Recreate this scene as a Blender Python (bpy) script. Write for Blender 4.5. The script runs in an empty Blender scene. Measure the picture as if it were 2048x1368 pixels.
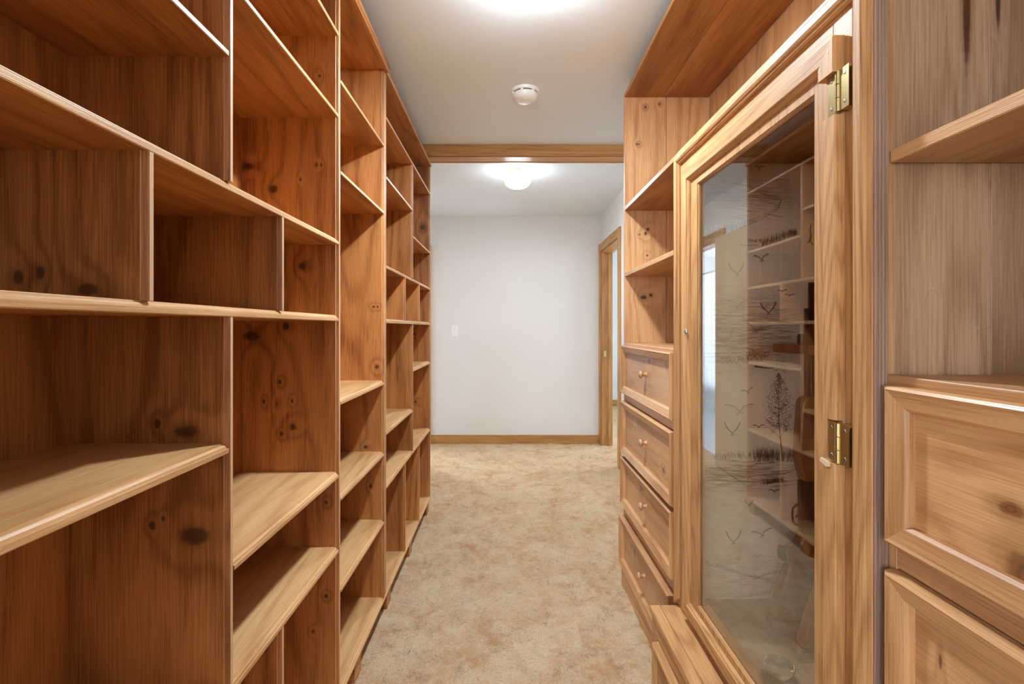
import bpy, bmesh, math, random
from mathutils import Vector, noise

# ------------------------------------------------------------------ camera, world, exposure
scene = bpy.context.scene
COL = scene.collection
CAM_H = 1.24
cam_data = bpy.data.cameras.new('camera')
cam_data.sensor_width = 36.0
cam_data.lens = 17.314
cam_data.shift_x = 10 / 2048
cam_data.shift_y = -28 / 2048
cam_data.clip_start = 0.02
cam = bpy.data.objects.new('camera', cam_data)
cam.location = (0, 0, CAM_H)
cam.rotation_euler = (math.radians(90), 0, 0)
COL.objects.link(cam)
scene.camera = cam

world = bpy.data.worlds.new('world')
scene.world = world
world.use_nodes = True
world.node_tree.nodes['Background'].inputs[0].default_value = (0.75, 0.85, 1.0, 1)
world.node_tree.nodes['Background'].inputs[1].default_value = 1.0

vs = scene.view_settings
vs.view_transform = 'Standard'
vs.look = 'None'
vs.gamma = 1.0
vs.use_curve_mapping = False
vs.exposure = 0.06
scene.cycles.max_bounces = 9
scene.cycles.use_adaptive_sampling = True
scene.cycles.adaptive_threshold = 0.035
scene.cycles.adaptive_min_samples = 16
scene.cycles.diffuse_bounces = 5
scene.cycles.glossy_bounces = 4
scene.cycles.transmission_bounces = 8
scene.cycles.transparent_max_bounces = 12
scene.cycles.sample_clamp_indirect = 6.0
scene.cycles.use_denoising = True
scene.cycles.caustics_reflective = False
scene.cycles.caustics_refractive = False

LAMP_NEAR, LAMP_HALL = 52.0, 27.0     # emission of the two opal globes
BULB_NEAR, BULB_HALL = 26.0, 16.0     # watts sent down by their bulbs
LAMP_COLOR = (0.85, 0.97, 1.06)
WINDOW_LIGHT = 18.0      # daylight panes behind the camera and in the side room
WINDOW_COLOR = (0.82, 0.90, 1.0)

# ------------------------------------------------------------------ node helpers
class NB:
    def __init__(self, name):
        self.mat = bpy.data.materials.new(name)
        self.mat.use_nodes = True
        self.t = self.mat.node_tree
        self.t.nodes.clear()
        self.out = self.t.nodes.new('ShaderNodeOutputMaterial')

    def n(self, typ, **kw):
        nd = self.t.nodes.new(typ)
        for k, v in kw.items():
            setattr(nd, k, v)
        return nd

    def link(self, a, b):
        self.t.links.new(a, b)

    def setin(self, sock, v):
        if hasattr(v, 'is_linked'):
            self.link(v, sock)
        else:
            sock.default_value = v

    def math(self, op, a, b=None, c=None, clamp=False):
        nd = self.n('ShaderNodeMath', operation=op)
        nd.use_clamp = clamp
        for i, v in enumerate((a, b, c)):
            if v is not None:
                self.setin(nd.inputs[i], v)
        return nd.outputs[0]

    def vmath(self, op, a, b=None):
        nd = self.n('ShaderNodeVectorMath', operation=op)
        self.setin(nd.inputs[0], a)
        if b is not None:
            self.setin(nd.inputs[1], b)
        return nd.outputs['Value'] if op in ('LENGTH', 'DISTANCE', 'DOT_PRODUCT') else nd.outputs[0]

    def noise(self, vec, scale, detail=2.0, rough=0.5, dist=0.0):
        nd = self.n('ShaderNodeTexNoise')
        self.setin(nd.inputs['Vector'], vec)
        nd.inputs['Scale'].default_value = scale
        nd.inputs['Detail'].default_value = detail
        nd.inputs['Roughness'].default_value = rough
        nd.inputs['Distortion'].default_value = dist
        return nd.outputs[0]

    def mixc(self, fac, a, b, blend='MIX'):
        nd = self.n('ShaderNodeMix', data_type='RGBA', blend_type=blend)
        self.setin(nd.inputs[0], fac)
        self.setin(nd.inputs[6], a)
        self.setin(nd.inputs[7], b)
        return nd.outputs[2]

    def remap(self, v, a, b, c=0.0, d=1.0, smooth=False):
        nd = self.n('ShaderNodeMapRange')
        nd.interpolation_type = 'SMOOTHSTEP' if smooth else 'LINEAR'
        self.setin(nd.inputs[0], v)
        nd.inputs[1].default_value = a
        nd.inputs[2].default_value = b
        nd.inputs[3].default_value = c
        nd.inputs[4].default_value = d
        return nd.outputs[0]

    def principled(self, color, rough=0.5, metallic=0.0, spec=0.5, normal=None, coat=0.0):
        p = self.n('ShaderNodeBsdfPrincipled')
        self.setin(p.inputs['Base Color'], color)
        self.setin(p.inputs['Roughness'], rough)
        p.inputs['Metallic'].default_value = metallic
        p.inputs['Specular IOR Level'].default_value = spec
        if coat:
            p.inputs['Coat Weight'].default_value = coat
            p.inputs['Coat Roughness'].default_value = 0.25
        if normal is not None:
            self.link(normal, p.inputs['Normal'])
        self.link(p.outputs[0], self.out.inputs[0])
        return p

    def bump(self, h, strength=0.2, dist=0.001):
        b = self.n('ShaderNodeBump')
        b.inputs['Strength'].default_value = strength
        b.inputs['Distance'].default_value = dist
        self.setin(b.inputs['Height'], h)
        return b.outputs[0]


def rgba(c):
    return (c[0], c[1], c[2], 1.0)


def plain(name, col, rough=0.5, metallic=0.0, spec=0.5):
    b = NB(name)
    b.principled(rgba(col), rough, metallic, spec)
    return b.mat


def emission(name, col, strength):
    b = NB(name)
    e = b.n('ShaderNodeEmission')
    e.inputs[0].default_value = rgba(col)
    e.inputs[1].default_value = strength
    b.link(e.outputs[0], b.out.inputs[0])
    return b.mat


def wood(name, light, dark, axis, knots=(), face='y', rough=0.38, rings=26.0, figure=5.0,
         contrast=1.0, auto_knots=True, kcol=(0.045, 0.014, 0.005), tone=0.55, sheen=0.5, saw=0.25):
    """Varnished board: grain along `axis`, knots = [(a, b, radius_a, radius_b)] in the board's own centre-based plane."""
    b = NB(name)
    tc = b.n('ShaderNodeTexCoord')
    p0 = tc.outputs['Object']
    oi = b.n('ShaderNodeObjectInfo')
    cx = b.n('ShaderNodeCombineXYZ')
    b.link(b.math('MULTIPLY', oi.outputs['Random'], 17.3), cx.inputs[0])
    b.link(b.math('MULTIPLY', oi.outputs['Random'], 41.7), cx.inputs[1])
    b.link(b.math('MULTIPLY', oi.outputs['Random'], 73.1), cx.inputs[2])
    p = b.vmath('ADD', p0, cx.outputs[0])
    ai = 'xyz'.index(axis)
    st = [1.0, 1.0, 1.0]
    st[ai] = 0.10
    ps = b.vmath('MULTIPLY', p, tuple(st))
    fs = [1.0, 1.0, 1.0]
    fs[ai] = 0.018
    pf = b.vmath('MULTIPLY', p, tuple(fs))
    # distance field of knots
    d = None
    fi = 'xyz'.index(face)
    pl = [i for i in range(3) if i != fi]
    for (ka, kb, ra, rb) in knots:
        c = [0, 0, 0]
        c[pl[0]], c[pl[1]] = ka, kb
        s = [0, 0, 0]
        s[pl[0]], s[pl[1]] = 1.0 / ra, 1.0 / rb
        dk = b.vmath('LENGTH', b.vmath('MULTIPLY', b.vmath('SUBTRACT', p0, tuple(c)), tuple(s)))
        # weight the ring disturbance by knot size
        d = dk if d is None else b.math('MINIMUM', d, dk)
    if auto_knots:
        vs_ = [3.2, 3.2, 3.2]
        vs_[ai] = 2.0
        pv = b.vmath('MULTIPLY', p, tuple(vs_))
        vo = b.n('ShaderNodeTexVoronoi')
        b.link(pv, vo.inputs['Vector'])
        vo.inputs['Scale'].default_value = 1.0
        sep = b.n('ShaderNodeSeparateColor')
        b.link(vo.outputs['Color'], sep.inputs[0])
        gate = b.math('GREATER_THAN', sep.outputs[0], 0.78)
        rad = b.math('MULTIPLY_ADD', sep.outputs[1], 0.04, 0.02)
        dv = b.math('DIVIDE', vo.outputs['Distance'], rad)
        dv = b.math('ADD', dv, b.math('MULTIPLY', b.math('SUBTRACT', 1.0, gate), 50.0))
        d = dv if d is None else b.math('MINIMUM', d, dv)
    n1 = b.noise(ps, figure, 1.0, 0.45)
    phase = b.math('MULTIPLY', n1, rings * 2.2)
    if d is not None:
        wob = b.noise(p, 60.0, 1.0)
        d = b.math('ADD', d, b.math('MULTIPLY_ADD', wob, 0.5, -0.25))
        infl = b.math('POWER', 2.718, b.math('MULTIPLY', b.math('MULTIPLY', d, d), -0.10))
        phase = b.math('MULTIPLY_ADD', infl, 7.0, phase)
    s = b.math('MULTIPLY_ADD', b.math('SINE', phase), 0.5, 0.5)
    s = b.math('POWER', s, 2.2)
    fib = b.noise(pf, 420.0, 2.0, 0.7)
    fib = b.remap(fib, 0.36, 0.66)
    bigp = [1.0, 1.0, 1.0]
    bigp[ai] = 0.35
    big = b.noise(b.vmath('MULTIPLY', p, tuple(bigp)), 4.5, 1.5, 0.6)
    big = b.remap(big, 0.34, 0.68)
    pt = [1.0, 1.0, 1.0]
    pt[ai] = 0.14
    patch = b.noise(b.vmath('MULTIPLY', p, tuple(pt)), 24.0, 2.0, 0.7)
    patch = b.remap(patch, 0.52, 0.74)
    f = b.math('MULTIPLY', s, 0.40 * contrast)
    f = b.math('MULTIPLY_ADD', fib, 0.55 * contrast, f)
    f = b.math('MULTIPLY_ADD', big, tone, f)
    f = b.math('MULTIPLY_ADD', patch, 0.45 if auto_knots or knots else 0.08, f)
    f = b.math('SUBTRACT', f, 0.28, clamp=True)
    col = b.mixc(f, rgba(light), rgba(dark))
    # slight board to board shift
    hs = b.n('ShaderNodeHueSaturation')
    hs.inputs['Hue'].default_value = 0.5
    b.link(b.remap(oi.outputs['Random'], 0, 1, 0.90, 1.08), hs.inputs['Value'])
    hs.inputs['Saturation'].default_value = 1.0
    b.link(col, hs.inputs['Color'])
    col = hs.outputs[0]
    if d is not None:
        halo = b.math('POWER', 2.718, b.math('MULTIPLY', b.math('MULTIPLY', d, d), -0.30))
        halo = b.math('MULTIPLY', halo, 0.40)
        dk2 = tuple(x * 0.62 for x in dark)
        col = b.mixc(halo, col, rgba(dk2))
        core = b.remap(d, 1.15, 0.55, 0.0, 0.86, True)
        kr = b.math('MULTIPLY_ADD', b.math('SINE', b.math('MULTIPLY', d, 14.0)), 0.5, 0.5)
        kc = b.mixc(kr, rgba(kcol), rgba(tuple(x * 1.7 for x in kcol)))
        col = b.mixc(core, col, kc)
    h = fib
    nrm = b.bump(h, 0.22, 0.0006)
    r = b.remap(big, 0.0, 1.0, rough - 0.05, rough + 0.10)
    b.principled(col, r, 0.0, sheen, nrm)
    return b.mat


# ------------------------------------------------------------------ geometry helpers
ORG = {}


def link(name, me, mat, center, parent):
    ob = bpy.data.objects.new(name, me)
    COL.objects.link(ob)
    if mat is not None and not me.materials:
        me.materials.append(mat)
    c = Vector(center)
    if parent is not None:
        ob.parent = parent
        ob.location = c - ORG[parent]
    else:
        ob.location = c
    ORG[ob] = c
    return ob


def tag(o, label, cat, group=None, kind=None):
    o['label'] = label
    o['category'] = cat
    if group:
        o['group'] = group
    if kind:
        o['kind'] = kind
    return o


def thing(name, loc, label, cat, group=None):
    o = bpy.data.objects.new(name, None)
    o.empty_display_size = 0.1
    COL.objects.link(o)
    o.location = loc
    ORG[o] = Vector(loc)
    return tag(o, label, cat, group)


def bm_box(bm, x0, x1, y0, y1, z0, z1):
    v = [bm.verts.new((x, y, z)) for z in (z0, z1) for y in (y0, y1) for x in (x0, x1)]
    for q in ((0, 2, 3, 1), (4, 5, 7, 6), (0, 1, 5, 4), (2, 6, 7, 3), (0, 4, 6, 2), (1, 3, 7, 5)):
        bm.faces.new([v[i] for i in q])


def finish(bm, name, mat, parent, center=None, smooth=False, recalc=True):
    if recalc:
        bmesh.ops.recalc_face_normals(bm, faces=bm.faces)
    if center is None:
        lo = Vector((min(v.co[i] for v in bm.verts) for i in range(3)))
        hi = Vector((max(v.co[i] for v in bm.verts) for i in range(3)))
        center = (lo + hi) / 2
    center = Vector(center)
    for v in bm.verts:
        v.co -= center
    me = bpy.data.meshes.new(name)
    bm.to_mesh(me)
    bm.free()
    if smooth:
        for p in me.polygons:
            p.use_smooth = True
    return link(name, me, mat, center, parent)


def box(name, x0, x1, y0, y1, z0, z1, mat, parent=None, bevel=0.0012):
    bm = bmesh.new()
    bm_box(bm, x0, x1, y0, y1, z0, z1)
    if bevel:
        bmesh.ops.bevel(bm, geom=list(bm.edges), offset=bevel, segments=1, affect='EDGES', profile=0.5)
    return finish(bm, name, mat, parent)


def boxes(name, lst, mat, parent=None):
    bm = bmesh.new()
    for b in lst:
        bm_box(bm, *b)
    return finish(bm, name, mat, parent)


def prism(name, pts, plane, a0, a1, mat, parent=None, bevel=0.0, smooth=False):
    """pts in plane 'xz' (extruded on y), 'xy' (on z) or 'yz' (on x)."""
    bm = bmesh.new()

    def mk(p, a):
        if plane == 'xz':
            return (p[0], a, p[1])
        if plane == 'xy':
            return (p[0], p[1], a)
        return (a, p[0], p[1])
    r0 = [bm.verts.new(mk(p, a0)) for p in pts]
    r1 = [bm.verts.new(mk(p, a1)) for p in pts]
    n = len(pts)
    for i in range(n):
        j = (i + 1) % n
        bm.faces.new((r0[i], r0[j], r1[j], r1[i]))
    bm.faces.new(r0)
    bm.faces.new(r1[::-1])
    if bevel:
        bmesh.ops.recalc_face_normals(bm, faces=bm.faces)
        es = [e for e in bm.edges if len(e.link_faces) == 2 and e.calc_face_angle(0) > 0.6]
        bmesh.ops.bevel(bm, geom=es, offset=bevel, segments=3, affect='EDGES', profile=0.5)
    return finish(bm, name, mat, parent, smooth=smooth)


def lathe(name, prof, center, mat, parent=None, axis='z', seg=28, smooth=True):
    """prof = [(radius, along)], revolved about `axis` through center."""
    bm = bmesh.new()
    rings = []
    for (r, h) in prof:
        ring = []
        if r < 1e-6:
            ring = [None]
            pt = {'z': (0, 0, h), 'x': (h, 0, 0), 'y': (0, h, 0)}[axis]
            ring = [bm.verts.new(pt)]
        else:
            for k in range(seg):
                a = 2 * math.pi * k / seg
                c, s = r * math.cos(a), r * math.sin(a)
                ring.append(bm.verts.new({'z': (c, s, h), 'x': (h, c, s), 'y': (c, h, s)}[axis]))
        rings.append(ring)
    for a, b in zip(rings, rings[1:]):
        if len(a) == 1 and len(b) == 1:
            continue
        for k in range(seg):
            j = (k + 1) % seg
            if len(a) == 1:
                bm.faces.new((a[0], b[j], b[k]))
            elif len(b) == 1:
                bm.faces.new((a[k], a[j], b[0]))
            else:
                bm.faces.new((a[k], a[j], b[j], b[k]))
    bmesh.ops.recalc_face_normals(bm, faces=bm.faces)
    ob = finish(bm, name, mat, parent, center=(0, 0, 0), recalc=False)
    for p in ob.data.polygons:
        p.use_smooth = smooth
    c = Vector(center)
    ORG[ob] = c
    ob.location = c - (ORG[parent] if parent is not None else Vector((0, 0, 0)))
    if smooth:
        try:
            ob.data.set_sharp_from_angle(angle=math.radians(40))
        except Exception:
            pass
    return ob


def tube(name, path, r, mat, parent=None, seg=10):
    bm = bmesh.new()
    path = [Vector(p) for p in path]
    rings = []
    ref = None
    for i, p in enumerate(path):
        t = (path[min(i + 1, len(path) - 1)] - path[max(i - 1, 0)]).normalized()
        if ref is None:
            ref = t.orthogonal().normalized()
        ref = (ref - t * ref.dot(t)).normalized()
        bi = t.cross(ref)
        rr = r[i] if isinstance(r, (list, tuple)) else r
        rings.append([bm.verts.new(p + (ref * math.cos(2 * math.pi * k / seg) + bi * math.sin(2 * math.pi * k / seg)) * rr) for k in range(seg)])
    for a, b in zip(rings, rings[1:]):
        for k in range(seg):
            j = (k + 1) % seg
            bm.faces.new((a[k], a[j], b[j], b[k]))
    bm.faces.new(rings[0][::-1])
    bm.faces.new(rings[-1])
    return finish(bm, name, mat, parent, smooth=True)


def frame_piece(name, side, y0, y1, z0, z1, xf, prof, mat, parent, direction=-1, mit0=True, mit1=True):
    """One mitred strip of a picture-frame moulding standing on the plane x = xf.
    prof = [(inward distance, protrusion)] open polyline; the back lies on xf."""
    bm = bmesh.new()
    ends = []
    for e in (0, 1):
        ring = []
        mit = (mit0, mit1)[e]
        for (d, h) in list(prof) + [(prof[-1][0], 0.0), (prof[0][0], 0.0)]:
            m = d if mit else 0.0
            if side in ('top', 'bottom'):
                y = (y0 + m) if e == 0 else (y1 - m)
                z = (z1 - d) if side == 'top' else (z0 + d)
            else:
                z = (z0 + m) if e == 0 else (z1 - m)
                y = (y0 + d) if side == 'near' else (y1 - d)
            ring.append(bm.verts.new((xf + direction * h, y, z)))
        ends.append(ring)
    a, b = ends
    n = len(a)
    for i in range(n):
        j = (i + 1) % n
        try:
            bm.faces.new((a[i], a[j], b[j], b[i]))
        except ValueError:
            pass
    bm.faces.new(a)
    bm.faces.new(b[::-1])
    bmesh.ops.remove_doubles(bm, verts=bm.verts, dist=1e-6)
    return finish(bm, name, mat, parent)


def frame(name, y0, y1, z0, z1, xf, prof, mats, parent, sides=('top', 'bottom', 'near', 'far')):
    for s in sides:
        frame_piece(name, s, y0, y1, z0, z1, xf, prof, mats[1] if s in ('near', 'far') else mats[0], parent)


# ------------------------------------------------------------------ materials
L_LIGHT, L_DARK = (0.62, 0.262, 0.080), (0.27, 0.088, 0.019)
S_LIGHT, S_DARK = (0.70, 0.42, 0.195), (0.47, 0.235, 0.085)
R_LIGHT, R_DARK = (0.66, 0.365, 0.165), (0.40, 0.18, 0.065)
O_LIGHT, O_DARK = (0.59, 0.315, 0.125), (0.32, 0.138, 0.045)

pine_v = wood('pine_vertical', L_LIGHT, L_DARK, 'z')
pine_h = wood('pine_along', L_LIGHT, L_DARK, 'y', face='z')
pine_top = wood('pine_worn_lit_top', S_LIGHT, S_DARK, 'y', face='z', rough=0.42)  # shelf tops and fronts: lamp light painted in as a paler tone, plus wear
pine_edge = wood('pine_worn_lit_edge', (0.74, 0.50, 0.29), (0.55, 0.33, 0.16), 'z', auto_knots=False)  # upright front edges: paler from wear and from painted-in lamp light
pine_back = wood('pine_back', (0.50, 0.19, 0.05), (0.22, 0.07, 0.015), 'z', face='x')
pine_x = wood('pine_across', L_LIGHT, L_DARK, 'x', face='y')
rpine_v = wood('cabinet_pine_vertical', R_LIGHT, R_DARK, 'z')
rpine_h = wood('cabinet_pine_along', R_LIGHT, R_DARK, 'y', face='x', auto_knots=False)
rpine_k = wood('cabinet_pine_knotty', R_LIGHT, R_DARK, 'y', face='x')
canopy_m = wood('canopy_pine', (0.46, 0.21, 0.065), (0.24, 0.085, 0.02), 'y', face='z')
oak_v = wood('oak_vertical', O_LIGHT, O_DARK, 'z', face='x', rough=0.50, sheen=0.3, rings=64, figure=6, contrast=1.15, auto_knots=False, tone=0.25, saw=0)
oak_h = wood('oak_along', O_LIGHT, O_DARK, 'y', face='x', rough=0.50, sheen=0.3, rings=64, figure=6, contrast=1.15, auto_knots=False, tone=0.25, saw=0)
trim_y = wood('trim_pine_y', (0.56, 0.29, 0.095), (0.34, 0.15, 0.04), 'y', face='x', auto_knots=False)
trim_x = wood('trim_pine_x', (0.56, 0.29, 0.095), (0.34, 0.15, 0.04), 'x')
trim_z = wood('trim_pine_z', (0.56, 0.29, 0.095), (0.34, 0.15, 0.04), 'z')
floor_m = wood('cabinet_floor_wood', (0.34, 0.20, 0.10), (0.20, 0.10, 0.045), 'y', face='z', auto_knots=False)
fluted_m = wood('fluted_strip_wood', (0.36, 0.235, 0.165), (0.20, 0.115, 0.08), 'z', auto_knots=False, rough=0.55)
knob_m = wood('knob_wood', (0.52, 0.29, 0.13), (0.32, 0.15, 0.055), 'x', auto_knots=False, saw=0)
rack_m = wood('rack_wood', (0.30, 0.085, 0.03), (0.17, 0.04, 0.012), 'y', face='x', auto_knots=False, saw=0, rough=0.25)
stock_m = wood('gunstock_walnut', (0.26, 0.10, 0.035), (0.10, 0.03, 0.01), 'z', auto_knots=False, saw=0, rough=0.2)
doorleaf_m = wood('birch_door', (0.60, 0.42, 0.24), (0.48, 0.31, 0.16), 'z', face='x', auto_knots=False, saw=0)


def wall_paint(name, col, rough=0.6):
    b = NB(name)
    tc = b.n('ShaderNodeTexCoord')
    n = b.noise(tc.outputs['Object'], 1.3, 3.0)
    c = b.mixc(b.remap(n, 0.3, 0.7), rgba(col), rgba((col[0] * 0.965, col[1] * 0.95, col[2] * 0.93)))
    h = b.noise(tc.outputs['Object'], 220.0, 2.0)
    b.principled(c, rough, 0.0, 0.3, b.bump(h, 0.08, 0.0006))
    return b.mat


wall_m = wall_paint('wall_paint', (0.80, 0.795, 0.785))
ceil_m = wall_paint('ceiling_paint', (0.80, 0.86, 0.91))
pale_m = wall_paint('side_room_paint', (0.70, 0.77, 0.80))
white_m = plain('white_plastic', (0.90, 0.91, 0.91), 0.3)
slot_m = plain('dark_slot', (0.10, 0.10, 0.10), 0.6)
cream_m = plain('cream_metal', (0.72, 0.66, 0.52), 0.4)
globe_m = emission('opal_globe_lit', LAMP_COLOR, LAMP_NEAR)
globe2_m = emission('opal_globe_hall', LAMP_COLOR, LAMP_HALL)
brass_m = plain('brass', (0.62, 0.50, 0.24), 0.28, 1.0)
screw_m = plain('steel_screw', (0.33, 0.31, 0.26), 0.35, 1.0)
steel_m = plain('brushed_steel', (0.60, 0.58, 0.54), 0.3, 1.0)
gun_m = plain('blued_steel', (0.018, 0.019, 0.022), 0.28, 0.6)
blackp_m = plain('black_plastic', (0.02, 0.02, 0.02), 0.4)
pad_m = plain('recoil_pad_rubber', (0.20, 0.07, 0.035), 0.5)
tile_m = plain('pale_floor', (0.62, 0.66, 0.66), 0.35)
tub_m = plain('pale_blue_enamel', (0.55, 0.66, 0.70), 0.2)
print_m = plain('sepia_print', (0.075, 0.030, 0.012), 0.6)
print2_m = plain('sepia_print_light', (0.62, 0.46, 0.30), 0.6)
rawwood_m = plain('raw_wood', (0.70, 0.52, 0.34), 0.7)


def glass_mat(name, tint=(1, 1, 1), ior=1.52, gl=1.0):
    b = NB(name)
    tr = b.n('ShaderNodeBsdfTransparent')
    tr.inputs[0].default_value = rgba(tint)
    g = b.n('ShaderNodeBsdfGlossy')
    g.inputs['Roughness'].default_value = 0.0
    g.inputs['Color'].default_value = (gl, gl, gl, 1)
    fr = b.n('ShaderNodeFresnel')
    fr.inputs[0].default_value = ior
    m = b.n('ShaderNodeMixShader')
    b.link(fr.outputs[0], m.inputs[0])
    b.link(tr.outputs[0], m.inputs[1])
    b.link(g.outputs[0], m.inputs[2])
    b.link(m.outputs[0], b.out.inputs[0])
    return b.mat


def pane_glass():
    """Flat float glass: the sum of both faces' Fresnel reflections on a closed thin slab."""
    b = NB('pane_glass')
    tr = b.n('ShaderNodeBsdfTransparent')
    tr.inputs[0].default_value = (0.985, 0.99, 0.985, 1)
    g = b.n('ShaderNodeBsdfGlossy')
    g.inputs['Roughness'].default_value = 0.0
    g.inputs['Color'].default_value = (1, 1, 1, 1)
    lw = b.n('ShaderNodeLayerWeight')
    lw.inputs[0].default_value = 0.5
    # facing -> Schlick with R0 = 0.045
    f5 = b.math('POWER', lw.outputs['Facing'], 3.6)
    fac = b.math('MULTIPLY_ADD', f5, 0.92, 0.045)
    m = b.n('ShaderNodeMixShader')
    b.link(fac, m.inputs[0])
    b.link(tr.outputs[0], m.inputs[1])
    b.link(g.outputs[0], m.inputs[2])
    b.link(m.outputs[0], b.out.inputs[0])
    return b.mat


glass_m = pane_glass()


def clear_glass():
    b = NB('clear_glass')
    p = b.principled((0.95, 0.97, 0.95, 1), 0.02)
    p.inputs['Transmission Weight'].default_value = 1.0
    p.inputs['IOR'].default_value = 1.5
    return b.mat


clear_m = clear_glass()


def carpet_mat():
    b = NB('carpet_pile')
    tc = b.n('ShaderNodeTexCoord')
    p = tc.outputs['Object']
    big = b.remap(b.noise(p, 4.2, 4.0, 0.62, 0.4), 0.36, 0.62)
    mid = b.remap(b.noise(p, 17.0, 4.0, 0.65, 0.8), 0.36, 0.64)
    fine = b.noise(p, 420.0, 2.0, 0.7)
    pile = b.noise(b.vmath('MULTIPLY', p, (0.75, 1.25, 1.0)), 150.0, 3.0, 0.75, 0.5)
    col = b.mixc(big, (0.76, 0.385, 0.145, 1), (0.93, 0.65, 0.355, 1))
    col = b.mixc(b.math('MULTIPLY', mid, 0.62), col, (0.97, 0.77, 0.49, 1))
    rd = b.math('ABSOLUTE', b.math('SUBTRACT', b.noise(p, 26.0, 2.0, 0.55, 1.2), 0.5))
    crev = b.remap(rd, 0.0, 0.022, 1.0, 0.0, True)
    crev = b.math('MULTIPLY', crev, b.remap(b.noise(p, 11.0, 2.0), 0.50, 0.60, 0.0, 0.45))
    col = b.mixc(crev, col, (0.40, 0.235, 0.115, 1))
    speck = b.remap(b.noise(p, 150.0, 2.0, 0.6), 0.60, 0.72, 0.0, 0.30)
    col = b.mixc(speck, col, (0.46, 0.28, 0.15, 1))
    f = b.math('MULTIPLY', b.remap(fine, 0.3, 0.7, 0.85, 1.13), b.remap(pile, 0.30, 0.70, 0.80, 1.22))
    col = b.mixc(1.0, col, f, 'MULTIPLY')
    h = b.math('ADD', b.math('MULTIPLY', fine, 0.4), b.math('MULTIPLY', pile, 1.3))
    h = b.math('SUBTRACT', h, b.math('MULTIPLY', crev, 1.2))
    pr = b.principled(col, 0.95, 0.0, 0.1, b.bump(h, 1.0, 0.010))
    pr.inputs['Sheen Weight'].default_value = 0.25
    pr.inputs['Sheen Roughness'].default_value = 0.5
    return b.mat


carpet_m = carpet_mat()


def mural_mat():
    """Printed birch plywood: pale board with sepia washes."""
    b = NB('printed_plywood')
    tc = b.n('ShaderNodeTexCoord')
    p = tc.outputs['Object']
    ps = b.vmath('MULTIPLY', p, (1.0, 1.0, 0.16))
    n1 = b.noise(ps, 5.0, 2.0, 0.5, 0.6)
    s = b.math('MULTIPLY_ADD', b.math('SINE', b.math('MULTIPLY', n1, 60.0)), 0.5, 0.5)
    col = b.mixc(b.math('MULTIPLY', s, 0.22), (0.82, 0.66, 0.49, 1), (0.66, 0.48, 0.32, 1))
    st = b.vmath('MULTIPLY', p, (0.09, 1.0, 1.0))
    strokes = b.remap(b.noise(st, 150.0, 3.0, 0.7), 0.42, 0.62)
    sep = b.n('ShaderNodeSeparateXYZ')
    b.link(p, sep.inputs[0])
    z = sep.outputs[2]     # board centre is at 1.07
    x = sep.outputs[0]

    def band(zc, w):
        q = b.math('DIVIDE', b.math('SUBTRACT', z, zc), w)
        return b.math('POWER', 2.718, b.math('MULTIPLY', b.math('MULTIPLY', q, q), -1.0))
    m = b.math('ADD', band(0.20, 0.075), band(0.105, 0.06))
    m = b.math('ADD', m, b.math('MULTIPLY', band(-0.305, 0.045), 1.1))
    m = b.math('ADD', m, b.math('MULTIPLY', band(0.60, 0.055), 0.8))
    m = b.math('ADD', m, b.math('MULTIPLY', band(-0.62, 0.06), 0.5))
    fade = b.remap(x, 0.10, 0.16, 1.0, 0.12, True)
    m = b.math('MULTIPLY', b.math('MULTIPLY', m, fade), b.math('MULTIPLY_ADD', strokes, 0.75, 0.22), clamp=True)
    col = b.mixc(b.math('MULTIPLY', m, 0.72), col, (0.17, 0.075, 0.03, 1))
    b.principled(col, 0.45, 0.0, 0.4)
    return b.mat


mural_m = mural_mat()


# ------------------------------------------------------------------ the setting
XL, XR, YB, ZC = -0.832, 1.002, 5.30, 2.443
LD0, LD1, RD0, RD1, DH = 4.45, 5.20, 4.40, 5.21, 2.05


def structure(o):
    o['kind'] = 'structure'
    return o


# carpeted floor: sculpted cut pile in the passage, flat beyond
def carpet_floor():
    bm = bmesh.new()
    x0, x1, y0, y1, st = XL - 0.10, XR + 0.10, 0.25, YB + 0.02, 0.0105
    nx, ny = int((x1 - x0) / st), int((y1 - y0) / st)
    vs_ = []
    for j in range(ny + 1):
        y = y0 + (y1 - y0) * j / ny
        for i in range(nx + 1):
            x = x0 + (x1 - x0) * i / nx
            a = noise.noise((x * 16, y * 16, 0.3))
            c = noise.noise((x * 45, y * 45, 4.1))
            r = abs(noise.noise((x * 9 + 3, y * 9, 7.7)))
            z = 0.0050 * a + 0.0045 * c - 0.009 * max(0.0, 0.09 - r) / 0.09
            vs_.append(bm.verts.new((x, y, z - 0.002)))
    w = nx + 1
    for j in range(ny):
        for i in range(nx):
            k = j * w + i
            bm.faces.new((vs_[k], vs_[k + 1], vs_[k + w + 1], vs_[k + w]))
    bm_box(bm, -2.6, 2.6, -3.6, 0.25, -0.05, -0.002)
    return finish(bm, 'floor', carpet_m, None, center=(0, 0, 0), smooth=True, recalc=False)


structure(carpet_floor())
structure(box('ceiling', -2.7, 2.7, -3.7, YB + 0.1, ZC, ZC + 0.1, ceil_m, bevel=0))
structure(box('wall_back', XL - 0.12, XR + 0.12, YB, YB + 0.1, 0, ZC, wall_m, bevel=0))
structure(boxes('wall_left', [(XL - 0.11, XL, 0.28, LD0, -0.05, ZC), (XL - 0.11, XL, LD1, YB, -0.05, ZC),
                              (XL - 0.11, XL, LD0, LD1, DH, ZC)], wall_m))
structure(boxes('wall_right', [(XR, XR + 0.11, -0.06, RD0, -0.05, ZC), (XR, XR + 0.11, RD1, YB, -0.05, ZC),
                               (XR, XR + 0.11, RD0, RD1, DH, ZC)], wall_m))
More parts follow.
